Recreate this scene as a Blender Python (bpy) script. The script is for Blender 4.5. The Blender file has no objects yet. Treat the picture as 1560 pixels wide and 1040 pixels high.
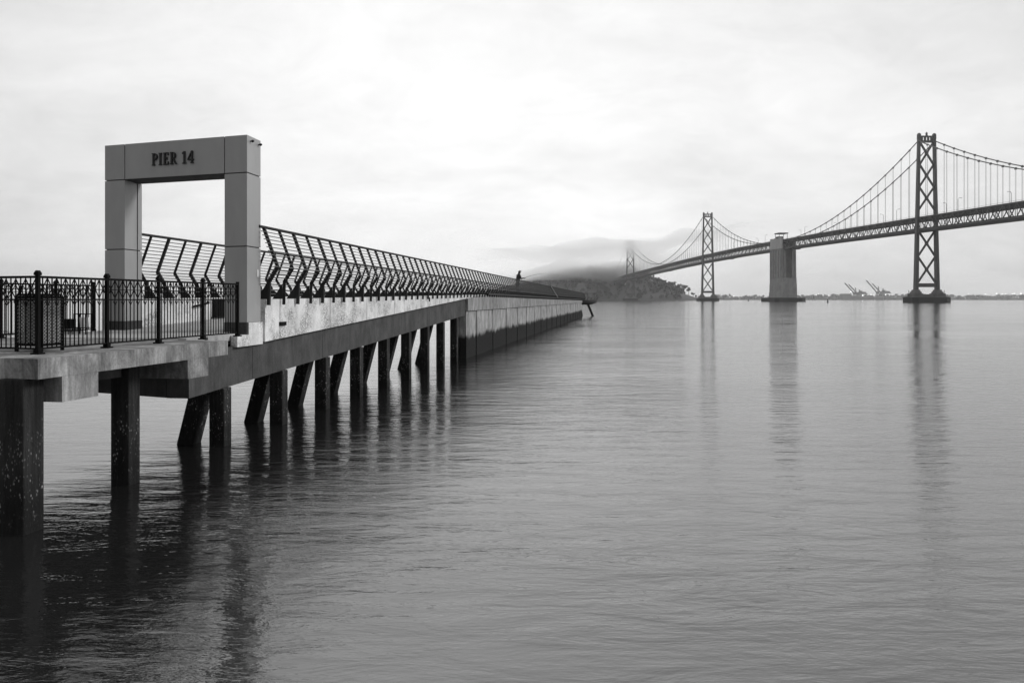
import bpy, math, random
from mathutils import Vector, Matrix
random.seed(14)
scene = bpy.context.scene
COL = scene.collection
R = math.radians

# ------------------------------------------------------------------ camera, world, sun, exposure
F = 1268.0                      # focal length in photo pixels (1560 wide)
HORIZON = 456.0
cam = bpy.data.cameras.new("camera")
cam.sensor_width = 36.0
cam.lens = F / 1560.0 * 36.0
cam.shift_y = -(520.0 - HORIZON) / 1560.0
cam.clip_start = 0.1
cam.clip_end = 40000
camo = bpy.data.objects.new("camera", cam)
COL.objects.link(camo)
camo.location = (0, 0, 3.0)
camo.rotation_euler = (R(90), 0, 0)
scene.camera = camo

scene.view_settings.view_transform = 'Standard'
scene.view_settings.look = 'None'
scene.view_settings.gamma = 1.0
scene.view_settings.exposure = 0.4
scene.cycles.volume_bounces = 14
scene.cycles.max_bounces = 16

SUN_EL, SUN_AZ = 30.0, 84.0      # degrees; azimuth from +Y towards +X
sd = bpy.data.lights.new("sun", 'SUN')
sd.energy = 1.5
sd.angle = R(15)
so = bpy.data.objects.new("sun", sd)
COL.objects.link(so)
sv = Vector((math.sin(R(SUN_AZ)) * math.cos(R(SUN_EL)), math.cos(R(SUN_AZ)) * math.cos(R(SUN_EL)), math.sin(R(SUN_EL))))
so.rotation_euler = sv.to_track_quat('Z', 'Y').to_euler()
so.location = (0, 0, 400)

def node(nt, typ, **kw):
    n = nt.nodes.new(typ)
    for k, v in kw.items():
        if hasattr(n, k):
            setattr(n, k, v)
        else:
            n.inputs[k].default_value = v
    return n

def mth(nt, op, a, b=None, c=None, clamp=False):
    n = nt.nodes.new('ShaderNodeMath')
    n.operation = op
    n.use_clamp = clamp
    for i, v in enumerate((a, b, c)):
        if v is None:
            continue
        if isinstance(v, (int, float)):
            n.inputs[i].default_value = v
        else:
            nt.links.new(v, n.inputs[i])
    return n.outputs[0]

def ramp(nt, fac, stops, interp='LINEAR'):
    n = nt.nodes.new('ShaderNodeValToRGB')
    n.color_ramp.interpolation = interp
    el = n.color_ramp.elements
    while len(el) < len(stops):
        el.new(0.5)
    for e, (p, v) in zip(el, stops):
        e.position = p
        e.color = (v, v, v, 1)
    nt.links.new(fac, n.inputs[0])
    return n.outputs[0]

def noise(nt, vec, scale=1.0, detail=4.0, rough=0.5, dist=0.0):
    n = nt.nodes.new('ShaderNodeTexNoise')
    n.inputs['Scale'].default_value = scale
    n.inputs['Detail'].default_value = detail
    n.inputs['Roughness'].default_value = rough
    n.inputs['Distortion'].default_value = dist
    nt.links.new(vec, n.inputs['Vector'])
    return n.outputs[0]

def mapped(nt, vec, scale=(1, 1, 1), rot=(0, 0, 0), loc=(0, 0, 0)):
    m = nt.nodes.new('ShaderNodeMapping')
    m.inputs['Scale'].default_value = scale
    m.inputs['Rotation'].default_value = rot
    m.inputs['Location'].default_value = loc
    nt.links.new(vec, m.inputs['Vector'])
    return m.outputs[0]

world = bpy.data.worlds.new("World")
scene.world = world
world.use_nodes = True
wt_ = world.node_tree
wt_.nodes.clear()
wo = wt_.nodes.new('ShaderNodeOutputWorld')
bg = wt_.nodes.new('ShaderNodeBackground')
bg.inputs['Strength'].default_value = 0.1
wt_.links.new(bg.outputs[0], wo.inputs[0])
sky = wt_.nodes.new('ShaderNodeTexSky')
sky.sky_type = 'NISHITA'
sky.sun_disc = False
sky.sun_elevation = R(SUN_EL)
sky.sun_rotation = R(SUN_AZ)
sky.air_density = 1.0
sky.dust_density = 5.0
bw = wt_.nodes.new('ShaderNodeRGBToBW')
wt_.links.new(sky.outputs[0], bw.inputs[0])
tc = wt_.nodes.new('ShaderNodeTexCoord')
sep = wt_.nodes.new('ShaderNodeSeparateXYZ')
wt_.links.new(tc.outputs['Generated'], sep.inputs[0])
zup = mth(wt_, 'MAXIMUM', sep.outputs[2], 0.0)
den = mth(wt_, 'ADD', zup, 0.34)
cmb = wt_.nodes.new('ShaderNodeCombineXYZ')
wt_.links.new(mth(wt_, 'DIVIDE', sep.outputs[0], den), cmb.inputs[0])
wt_.links.new(mth(wt_, 'DIVIDE', sep.outputs[1], den), cmb.inputs[1])
# broad and fine overcast structure
n1 = noise(wt_, mapped(wt_, cmb.outputs[0], (0.9, 1.1, 1), (0, 0, 0.5), (3.1, 0.4, 0)), 1.0, 7, 0.55, 0.5)
n2 = noise(wt_, mapped(wt_, cmb.outputs[0], (2.6, 3.4, 1), (0, 0, 0.35), (0.7, 2.2, 0)), 1.0, 8, 0.6, 0.8)
c1 = ramp(wt_, n1, [(0.33, 0.0), (0.66, 1.0)])
c2 = ramp(wt_, n2, [(0.30, 0.0), (0.70, 1.0)])
# the bright break in the overcast: towards the camera's view, about 12 degrees up
lobe_dir = Vector((-0.02, 0.97, 0.20)).normalized()
dp = wt_.nodes.new('ShaderNodeVectorMath')
dp.operation = 'DOT_PRODUCT'
wt_.links.new(tc.outputs['Generated'], dp.inputs[0])
dp.inputs[1].default_value = lobe_dir
dpos = mth(wt_, 'MAXIMUM', dp.outputs['Value'], 0.0)
lobe = mth(wt_, 'POWER', dpos, 14.0)
wide = mth(wt_, 'POWER', dpos, 1.5)
L = mth(wt_, 'MULTIPLY', lobe, 0.16)
L = mth(wt_, 'ADD', L, mth(wt_, 'MULTIPLY', wide, 0.27))
L = mth(wt_, 'ADD', L, 0.285)
L = mth(wt_, 'ADD', L, mth(wt_, 'MULTIPLY', c1, 0.13))
L = mth(wt_, 'ADD', L, mth(wt_, 'MULTIPLY', c2, 0.10))
n3 = noise(wt_, mapped(wt_, cmb.outputs[0], (7, 9, 1), (0, 0, 0.6), (1.7, 0.2, 0)), 1.0, 8, 0.65, 1.2)
L = mth(wt_, 'ADD', L, mth(wt_, 'MULTIPLY', mth(wt_, 'SUBTRACT', n3, 0.5), 0.13))
hzf = ramp(wt_, zup, [(0.0, 0.94), (0.05, 0.97), (0.14, 1.0), (0.5, 0.93)])
L = mth(wt_, 'MULTIPLY', mth(wt_, 'MULTIPLY', L, hzf), 9.9)
mixs = mth(wt_, 'ADD', mth(wt_, 'MULTIPLY', L, 0.95), mth(wt_, 'MULTIPLY', mth(wt_, 'MINIMUM', bw.outputs[0], 12.0), 0.05))
cc = wt_.nodes.new('ShaderNodeCombineXYZ')
for i in range(3):
    wt_.links.new(mixs, cc.inputs[i])
wt_.links.new(cc.outputs[0], bg.inputs['Color'])

# ------------------------------------------------------------------ mesh helpers
class MB:
    def __init__(self):
        self.v, self.f = [], []
    def add(self, verts, faces):
        o = len(self.v)
        self.v += [tuple(p) for p in verts]
        self.f += [tuple(i + o for i in fc) for fc in faces]
        return self
    def box(self, c, s, ax=None):
        hx, hy, hz = s[0] / 2, s[1] / 2, s[2] / 2
        c = Vector(c)
        X, Y, Z = ax if ax else (Vector((1, 0, 0)), Vector((0, 1, 0)), Vector((0, 0, 1)))
        vs = [c + X * (hx * a) + Y * (hy * b) + Z * (hz * d) for d in (-1, 1) for b in (-1, 1) for a in (-1, 1)]
        return self.add(vs, [(0, 2, 3, 1), (4, 5, 7, 6), (0, 1, 5, 4), (2, 6, 7, 3), (0, 4, 6, 2), (1, 3, 7, 5)])
    def hexa(self, lo, hi):
        """lo, hi: four points each, same order round"""
        n = len(lo)
        vs = list(lo) + list(hi)
        fs = [tuple(reversed(range(n))), tuple(range(n, 2 * n))]
        fs += [(i, (i + 1) % n, n + (i + 1) % n, n + i) for i in range(n)]
        return self.add(vs, fs)
    def prism(self, poly, z0, z1):
        return self.hexa([(x, y, z0) for x, y in poly], [(x, y, z1) for x, y in poly])
    def bar(self, p, q, w, h=None, up=(0, 0, 1)):
        p, q = Vector(p), Vector(q)
        h = w if h is None else h
        d = q - p
        Ln = d.length
        if Ln < 1e-6:
            return self
        d /= Ln
        u = Vector(up)
        if abs(d.dot(u)) > 0.98:
            u = Vector((1, 0, 0)) if abs(d.x) < 0.9 else Vector((0, 1, 0))
        s = d.cross(u).normalized()
        u = s.cross(d)
        return self.box((p + q) / 2, (w, Ln, h), (s, d, u))
    def tube(self, pts, r, n=6, caps=True):
        pts = [Vector(p) for p in pts]
        o = len(self.v)
        rs = r if isinstance(r, (list, tuple)) else [r] * len(pts)
        for i, p in enumerate(pts):
            d = (pts[min(i + 1, len(pts) - 1)] - pts[max(i - 1, 0)]).normalized()
            u = Vector((0, 0, 1)) if abs(d.z) < 0.95 else Vector((1, 0, 0))
            s = d.cross(u).normalized()
            u = s.cross(d)
            for k in range(n):
                a = 2 * math.pi * k / n
                self.v.append(tuple(p + s * (rs[i] * math.cos(a)) + u * (rs[i] * math.sin(a))))
        for i in range(len(pts) - 1):
            for k in range(n):
                a, b = o + i * n + k, o + i * n + (k + 1) % n
                self.f.append((a, b, b + n, a + n))
        if caps:
            self.f.append(tuple(o + k for k in reversed(range(n))))
            e = o + (len(pts) - 1) * n
            self.f.append(tuple(e + k for k in range(n)))
        return self
    def build(self, name, mat, parent=None, smooth=False, bevel=0.0):
        me = bpy.data.meshes.new(name)
        me.from_pydata(self.v, [], self.f)
        me.update()
        import bmesh
        bm = bmesh.new()
        bm.from_mesh(me)
        bmesh.ops.recalc_face_normals(bm, faces=bm.faces)
        bm.to_mesh(me)
        bm.free()
        if smooth:
            for p in me.polygons:
                p.use_smooth = True
        me.materials.append(mat)
        o = bpy.data.objects.new(name, me)
        COL.objects.link(o)
        if bevel:
            b = o.modifiers.new("bevel", 'BEVEL')
            b.width = bevel
            b.segments = 2
            b.limit_method = 'ANGLE'
        if parent:
            o.parent = parent
            o.matrix_parent_inverse = Matrix.Translation(-parent.location) if parent.type == 'EMPTY' else Matrix.Translation(-parent.location)
        return o

def thing(name, label, cat, loc=(0, 0, 0), group=None):
    o = bpy.data.objects.new(name, None)
    o.empty_display_size = 0.5
    o.location = loc
    COL.objects.link(o)
    return tag(o, label, cat, group)
def tag(o, label=None, cat=None, group=None, kind=None):
    if label: o['label'] = label
    if cat: o['category'] = cat
    if group: o['group'] = group
    if kind: o['kind'] = kind
    return o
def interp(tab, x):
    if x <= tab[0][0]: return tab[0][1]
    for (a, va), (b, vb) in zip(tab, tab[1:]):
        if x <= b:
            return va + (vb - va) * (x - a) / (b - a)
    return tab[-1][1]

# ------------------------------------------------------------------ materials (all neutral: a monochrome photograph)
def base_mat(name):
    m = bpy.data.materials.new(name)
    m.use_nodes = True
    nt = m.node_tree
    return m, nt, nt.nodes['Principled BSDF']
def setcol(nt, bs, val):
    c = nt.nodes.new('ShaderNodeCombineColor')
    for i in range(3):
        nt.links.new(val, c.inputs[i])
    nt.links.new(c.outputs[0], bs.inputs['Base Color'])
def bump(nt, bs, h, strength=0.3, dist=0.02):
    b = nt.nodes.new('ShaderNodeBump')
    b.inputs['Strength'].default_value = strength
    b.inputs['Distance'].default_value = dist
    nt.links.new(h, b.inputs['Height'])
    nt.links.new(b.outputs[0], bs.inputs['Normal'])
def coords(nt):
    g = nt.nodes.new('ShaderNodeNewGeometry')
    return g.outputs['Position']
def concrete(name, val, streak=0.5, grain=0.35, tide=None, rough=0.9, blot=0.3, scale=1.0, craze=False):
    """weathered concrete: vertical run-off streaks, blotches, grain; tide = (height, dark value, raggedness)"""
    m, nt, bs = base_mat(name)
    p = coords(nt)
    st = ramp(nt, mth(nt, 'ADD', mth(nt, 'MULTIPLY', noise(nt, mapped(nt, p, (5 * scale, 5 * scale, 0.45 * scale)), 1, 6, 0.7, 0.6), 0.6), mth(nt, 'MULTIPLY', noise(nt, mapped(nt, p, (19 * scale, 19 * scale, 1.6 * scale)), 1, 4, 0.6, 0.4), 0.4)), [(0.38, 0.0), (0.50, 0.55), (0.62, 1.0)])
    bl = ramp(nt, noise(nt, p, 1.3 * scale, 6, 0.65), [(0.3, 0.0), (0.7, 1.0)])
    gr = ramp(nt, noise(nt, p, 26 * scale, 5, 0.7), [(0.25, 0.0), (0.75, 1.0)])
    pat = ramp(nt, noise(nt, mapped(nt, p, (1.7 * scale, 1.7 * scale, 0.9 * scale), (0, 0, 0), (4, 1, 2)), 1, 6, 0.7, 0.8), [(0.36, 0.15), (0.62, 1.0)])
    st = mth(nt, 'ADD', mth(nt, 'MULTIPLY', mth(nt, 'MULTIPLY', st, pat), 0.65), mth(nt, 'MULTIPLY', pat, 0.35))
    v = mth(nt, 'MULTIPLY', mth(nt, 'ADD', mth(nt, 'MULTIPLY', st, streak), 1 - streak), val)
    v = mth(nt, 'MULTIPLY', v, mth(nt, 'ADD', mth(nt, 'MULTIPLY', bl, blot), 1 - blot * 0.6))
    v = mth(nt, 'MULTIPLY', v, mth(nt, 'ADD', mth(nt, 'MULTIPLY', gr, grain), 1 - grain * 0.6))
    if craze:        # patches of crazing, fine dark cracks
        vo = nt.nodes.new('ShaderNodeTexVoronoi')
        vo.feature = 'DISTANCE_TO_EDGE'
        vo.inputs['Scale'].default_value = 15
        wob = nt.nodes.new('ShaderNodeVectorMath'); wob.operation = 'ADD'
        nz = nt.nodes.new('ShaderNodeTexNoise'); nz.inputs['Scale'].default_value = 9; nz.inputs['Detail'].default_value = 4
        nt.links.new(p, nz.inputs['Vector'])
        sc2 = nt.nodes.new('ShaderNodeVectorMath'); sc2.operation = 'SCALE'; sc2.inputs['Scale'].default_value = 0.12
        nt.links.new(nz.outputs['Color'], sc2.inputs[0])
        nt.links.new(p, wob.inputs[0]); nt.links.new(sc2.outputs[0], wob.inputs[1]); nt.links.new(wob.outputs[0], vo.inputs['Vector'])
        line = ramp(nt, vo.outputs['Distance'], [(0.0, 1.0), (0.10, 0.75), (0.2, 0.0)])
        where = ramp(nt, noise(nt, p, 1.1, 5, 0.65), [(0.46, 0.0), (0.60, 0.62)])
        v = mth(nt, 'MULTIPLY', v, mth(nt, 'SUBTRACT', 1.0, mth(nt, 'MULTIPLY', line, where)))
    if tide:
        h, dv, rag = tide
        s = nt.nodes.new('ShaderNodeSeparateXYZ')
        nt.links.new(p, s.inputs[0])
        rg = noise(nt, mapped(nt, p, (1.1, 1.1, 0.35)), 1, 5, 0.65)
        hz = mth(nt, 'ADD', s.outputs[2], mth(nt, 'MULTIPLY', mth(nt, 'SUBTRACT', rg, 0.5), rag))
        k = nt.nodes.new('ShaderNodeMapRange')
        k.inputs['From Min'].default_value = h - 0.08
        k.inputs['From Max'].default_value = h + 0.14
        nt.links.new(hz, k.inputs['Value'])
        dark = mth(nt, 'MULTIPLY', mth(nt, 'ADD', mth(nt, 'MULTIPLY', gr, 0.8), 0.5), dv)
        mx = nt.nodes.new('ShaderNodeMix')
        mx.data_type = 'FLOAT'
        nt.links.new(k.outputs[0], mx.inputs[0])
        nt.links.new(dark, mx.inputs[2])
        nt.links.new(v, mx.inputs[3])
        v = mx.outputs[0]
    setcol(nt, bs, v)
    bs.inputs['Roughness'].default_value = rough
    bs.inputs['Specular IOR Level'].default_value = 0.12
    bump(nt, bs, gr, 0.4, 0.012)
    return m
def pile_mat(name, val):
    """dark wet pile concrete with pale barnacle specks in the tidal zone"""
    m, nt, bs = base_mat(name)
    p = coords(nt)
    st = ramp(nt, noise(nt, mapped(nt, p, (14, 14, 0.9)), 1, 5, 0.65, 0.2), [(0.35, 0.25), (0.7, 1.0)])
    s = nt.nodes.new('ShaderNodeSeparateXYZ')
    nt.links.new(p, s.inputs[0])
    sp = nt.nodes.new('ShaderNodeTexVoronoi')
    sp.inputs['Scale'].default_value = 30
    nt.links.new(mapped(nt, p, (1, 1, 0.55)), sp.inputs['Vector'])
    spots = ramp(nt, sp.outputs['Distance'], [(0.18, 1.0), (0.42, 0.0)])
    patch = ramp(nt, noise(nt, mapped(nt, p, (9, 9, 4.5)), 1, 5, 0.7), [(0.50, 0.0), (0.64, 1.0)])
    zone = ramp(nt, mth(nt, 'MULTIPLY', s.outputs[2], 0.5), [(0.04, 0.0), (0.2, 1.0), (0.55, 1.0), (0.75, 0.0)])
    bar = mth(nt, 'MULTIPLY', mth(nt, 'MULTIPLY', spots, patch), zone)
    wet = ramp(nt, mth(nt, 'MULTIPLY', mth(nt, 'ADD', s.outputs[2], mth(nt, 'MULTIPLY', noise(nt, p, 3, 4), 0.5)), 0.5), [(0.3, 0.35), (0.62, 1.0)])
    v = mth(nt, 'ADD', mth(nt, 'MULTIPLY', mth(nt, 'MULTIPLY', st, wet), val), mth(nt, 'MULTIPLY', bar, 0.33))
    setcol(nt, bs, v)
    bs.inputs['Roughness'].default_value = 0.75
    bump(nt, bs, mth(nt, 'ADD', spots, st), 0.5, 0.01)
    return m
def metal(name, val, rough=0.5, var=0.25, scale=3.0, metallic=0.0):
    m, nt, bs = base_mat(name)
    p = coords(nt)
    a = noise(nt, mapped(nt, p, (scale, scale, scale * 0.35)), 1, 5, 0.6)
    setcol(nt, bs, mth(nt, 'MULTIPLY', mth(nt, 'ADD', mth(nt, 'MULTIPLY', mth(nt, 'SUBTRACT', a, 0.5), var * 2), 1.0), val))
    bs.inputs['Roughness'].default_value = rough
    bs.inputs['Metallic'].default_value = metallic
    return m
def plain(name, val, rough=0.8, var=0.3, scale=0.2):
    return metal(name, val, rough, var, scale)

M_WALL = concrete("pale_parapet_concrete", 0.80, 0.22, 0.34, None, 0.9, 0.4, 1.0, True)
M_BEAM = concrete("stained_shaded_beam_concrete", 0.105, 0.45, 0.30, None, 0.95, 0.5)  # staining and the overhang's shade are both put into this dark tone
M_SLAB = concrete("platform_concrete", 0.46, 0.80, 0.5, None, 0.9, 0.55)
M_FLOOR = concrete("walkway_concrete", 0.42, 0.0, 0.3)
M_SHEET = concrete("sheet_pile_concrete", 0.46, 0.66, 0.4, (1.12, 0.018, 1.0))
M_CAP = concrete("cap_concrete", 0.42, 0.70, 0.3)
M_PILE = pile_mat("wet_pile_concrete", 0.034)
M_PILE.node_tree.nodes["Principled BSDF"].inputs["Specular IOR Level"].default_value = 0.2
M_PLINTH = concrete("plinth_concrete", 0.08, 0.5, 0.6)
M_GATE = metal("gate_cladding", 0.29, 0.38, 0.22, 1.9)
M_CORE = metal("gate_joint", 0.02, 0.8, 0.1)
M_IRON = metal("black_iron", 0.006, 0.6, 0.3, 8)
M_IRON.node_tree.nodes["Principled BSDF"].inputs["Specular IOR Level"].default_value = 0.06
M_RAIL = metal("dark_rail_steel", 0.022, 0.6, 0.3, 6)
M_RAIL.node_tree.nodes["Principled BSDF"].inputs["Specular IOR Level"].default_value = 0.2
M_ROD = metal("stainless_rod", 0.07, 0.4, 0.2, 6)
M_BIN = metal("bin_metal", 0.24, 0.5, 0.3, 8)
M_PALE = metal("pale_plastic", 0.6, 0.5, 0.1, 8)
M_STEEL = metal("bridge_steel", 0.05, 0.6, 0.25, 0.12)
M_DECKB = metal("bridge_deck", 0.02, 0.8, 0.3, 0.12)
M_CABLE = metal("bridge_cable", 0.13, 0.6, 0.1, 0.1)
M_FEND = metal("fender_timber", 0.012, 0.9, 0.4, 0.4)
M_ANCH = concrete("anchorage_concrete", 0.36, 0.35, 0.1, None, 0.95, 0.3, 0.07)
M_ANCHP = concrete("anchorage_panel_concrete", 0.52, 0.25, 0.1, None, 0.95, 0.3, 0.07)
M_PED = concrete("pedestal_concrete", 0.17, 0.3, 0.1, None, 0.95, 0.4, 0.12)
M_LEAF = plain("foliage", 0.035, 0.9, 0.6, 0.15)
M_EARTH = plain("island_earth", 0.07, 0.95, 0.5, 0.03)
M_BARK = plain("bark", 0.06, 0.9, 0.3, 0.5)
M_SHORE = plain("shore_earth", 0.07, 0.95, 0.4, 0.01)
M_PORT = plain("port_sheds", 0.08, 0.9, 0.5, 0.02)
M_CRANE = plain("crane_steel", 0.015, 0.7, 0.2, 0.05)
M_SKIN = plain("skin", 0.30, 0.6, 0.1, 5)
M_COAT = plain("dark_coat", 0.018, 0.9, 0.2, 5)
M_LAMP, _nt, _bs = base_mat("lamp_glow")
_bs.inputs['Emission Color'].default_value = (1, 1, 1, 1)
_bs.inputs['Emission Strength'].default_value = 1.6

# water
M_WATER, nt, bs = base_mat("bay_water")
p = coords(nt)
big = noise(nt, mapped(nt, p, (0.10, 0.22, 1), (0, 0, 0.12)), 1, 4, 0.55, 0.4)
mid = noise(nt, mapped(nt, p, (0.75, 2.0, 1), (0, 0, 0.10)), 1, 5, 0.58, 0.4)
fine = noise(nt, mapped(nt, p, (2.6, 7.5, 1), (0, 0, -0.06)), 1, 4, 0.6, 0.3)
gust = ramp(nt, noise(nt, mapped(nt, p, (0.035, 0.075, 1), (0, 0, 0.25)), 1, 4, 0.6, 0.6), [(0.30, 0.22), (0.50, 0.65), (0.70, 1.25)])
h = mth(nt, 'ADD', mth(nt, 'MULTIPLY', mid, 0.052), mth(nt, 'MULTIPLY', fine, 0.011))
h = mth(nt, 'MULTIPLY', h, gust)
h = mth(nt, 'ADD', h, mth(nt, 'MULTIPLY', big, 0.06))
bump(nt, bs, h, 1.0, 1.0)
setcol(nt, bs, mth(nt, 'ADD', mth(nt, 'MULTIPLY', big, 0.006), 0.010))
bs.inputs['Roughness'].default_value = 0.06
bs.inputs['IOR'].default_value = 2.4

# ------------------------------------------------------------------ setting: water, far shore, island
def grid_mesh(name, xs, ys, zf, mat):
    mb = MB()
    nx = len(xs)
    mb.v = [(x, y, zf(x, y)) for y in ys for x in xs]
    mb.f = [(j * nx + i, j * nx + i + 1, (j + 1) * nx + i + 1, (j + 1) * nx + i) for j in range(len(ys) - 1) for i in range(nx - 1)]
    return mb.build(name, mat)
wmb = MB()
wmb.add([(-7500, -250, 0), (7500, -250, 0), (7500, 7400, 0), (-7500, 7400, 0)], [(0, 1, 2, 3)])
tag(wmb.build("water", M_WATER), kind='structure')

def hsh(x):
    return (math.sin(x * 12.9898) * 43758.5453) % 1.0
def shore_z(x, y):
    a = min(1, max(0, (y - 4700) / 500.0))
    return -2 + a * (9 + 4 * math.sin(x / 311.0) + 3 * math.sin(x / 97.0 + 1))
sh = grid_mesh("far_shore", [-7400 + 120 * i for i in range(124)], [4690, 4720, 4800, 5000, 5300, 7300], shore_z, M_SHORE)
tag(sh, kind='structure')

ISL = [(660, 0), (700, 4), (760, 20), (800, 46), (850, 76), (920, 92), (960, 90), (985, 72), (1000, 58), (1012, 47), (1024, 34), (1036, 24), (1048, 15), (1056, 7), (1064, -3)]
def island_z(x, y):
    px = 780 + F * x / 2480.0
    top = interp(ISL, px) if 655 < px < 1066 else -4
    a = (y - 2300) / 190.0 if y < 2490 else (2900 - y) / 410.0
    a = max(0.0, min(1.0, a))
    a = math.sin(a * math.pi / 2) ** 0.8
    return -4 + (top + 4) * a * (0.93 + 0.07 * math.sin(x / 23.0 + y / 31.0))
isl = grid_mesh("island_hill", [-250 + 14 * i for i in range(62)], [2296 + 15 * i for i in range(42)], island_z, M_EARTH)
tag(isl, kind='structure')

def leaf_clump(mb, c, rad, n, size):
    for _ in range(n):
        while True:
            d = Vector((random.uniform(-1, 1), random.uniform(-1, 1), random.uniform(-1, 1)))
            if 0.15 < d.length < 1: break
        q = Vector(c) + Vector((d.x * rad[0], d.y * rad[1], d.z * rad[2]))
        s = size * random.uniform(0.5, 1.2)
        a = Vector((random.uniform(-1, 1), random.uniform(-1, 1), random.uniform(-1, 1))).normalized()
        b = a.orthogonal().normalized()
        e = a.cross(b)
        mb.add([q + b * s, q + e * s * 0.7, q - b * s, q - e * s * 0.8], [(0, 1, 2, 3)])
wood = MB()
cnt = 0
while cnt < 1150:
    x = random.uniform(-200, 545); y = random.uniform(2305, 2620)
    z = island_z(x, y)
    px = 780 + F * x / y
    if z < 3 or px > 1040 or px < 690: continue
    cnt += 1
    hgt = random.uniform(9, 19) * (0.75 if y < 2340 else 1.0)
    leaf_clump(wood, (x, y, z + hgt * 0.55), (hgt * 0.42, hgt * 0.42, hgt * 0.5), 30, hgt * 0.2)
tag(wood.build("woodland", M_LEAF), "dense dark woodland covering the island hill below the fog", "woodland", None, 'stuff')

def tree(x, y, hgt, spread, label):
    z = island_z(x, y)
    t = thing("tree", label, "tree", (x, y, z), "trees on the island point")
    tr = MB()
    lean = random.uniform(-1.5, 1.5)
    top = Vector((x + lean, y, z + hgt * 0.62))
    tr.tube([(x, y, z - 1), (x + lean * 0.4, y, z + hgt * 0.3), top], [0.9, 0.65, 0.4], 6)
    for k in range(5):
        a = k * 1.256 + random.random()
        tr.tube([(x + lean * 0.5, y, z + hgt * (0.38 + 0.04 * k)), top + Vector((math.cos(a) * spread * 0.7, math.sin(a) * spread * 0.7, hgt * random.uniform(0.05, 0.22)))], [0.4, 0.15], 5)
    tr.build("trunk", M_BARK, t)
    cr = MB()
    for k in range(9):
        a = random.uniform(0, 6.28); r = random.uniform(0, spread * 0.75)
        leaf_clump(cr, top + Vector((math.cos(a) * r, math.sin(a) * r, hgt * random.uniform(0.0, 0.3))), (spread * 0.42, spread * 0.42, hgt * 0.13), 46, 1.5)
    cr.build("crown", M_LEAF, t)
for px, Y, hh, sp, lb in [
    (1019, 2480, 21, 10, "rounded tree at the hill edge of the island point"),
    (1026, 2470, 25, 10, "tall flat-topped tree leaning out beside the hillside wood"),
    (1034, 2460, 26, 9, "tall tree with bare trunk between gaps on the island point"),
    (1042, 2450, 27, 10, "tallest broad tree near the tip of the island point"),
    (1049, 2440, 23, 8, "outer tall tree with drooping crown on the island point"),
    (1056, 2420, 12, 6, "low bushy tree at the water's edge by the bridge pier"),
    (1059.5, 2400, 7, 4, "smallest shrubby tree at the very tip of the island")]:
    tree((px - 780) / F * Y, Y, hh, sp, lb)

# ------------------------------------------------------------------ suspension bridge
def B(s, n, z):
    return Vector((386 - 0.0538 * s + n * 0.9986, 775 + 0.9986 * s + n * 0.0538, z))
BT = Vector((-0.0538, 0.9986, 0)); BN = Vector((0.9986, 0.0538, 0)); UZ = Vector((0, 0, 1))
DECK = [(-420, 73.5), (-136, 77.6), (0, 79.6), (180, 81.8), (353, 83.0), (530, 83.2), (706, 81.8), (880, 79.2), (1058, 75.8), (1410, 68.8), (1790, 57)]
def deck_z(s): return interp(DECK, s)
TD = 12.6
bridge = thing("suspension_bridge", "long grey steel suspension bridge with lattice towers crossing the bay into fog", "bridge", B(0, 0, 0))
def qb(mb, c, wn, wt, z0, z1, wn2=None, wt2=None):
    s, n = c
    wn2 = wn if wn2 is None else wn2; wt2 = wt if wt2 is None else wt2
    mb.hexa([B(s + a * wt / 2, n + b * wn / 2, z0) for a, b in ((-1, -1), (-1, 1), (1, 1), (1, -1))],
            [B(s + a * wt2 / 2, n + b * wn2 / 2, z1) for a, b in ((-1, -1), (-1, 1), (1, 1), (1, -1))])
def leg_n(z): return 10.2 - (z - 10) / 145.0 * 2.9
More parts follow.
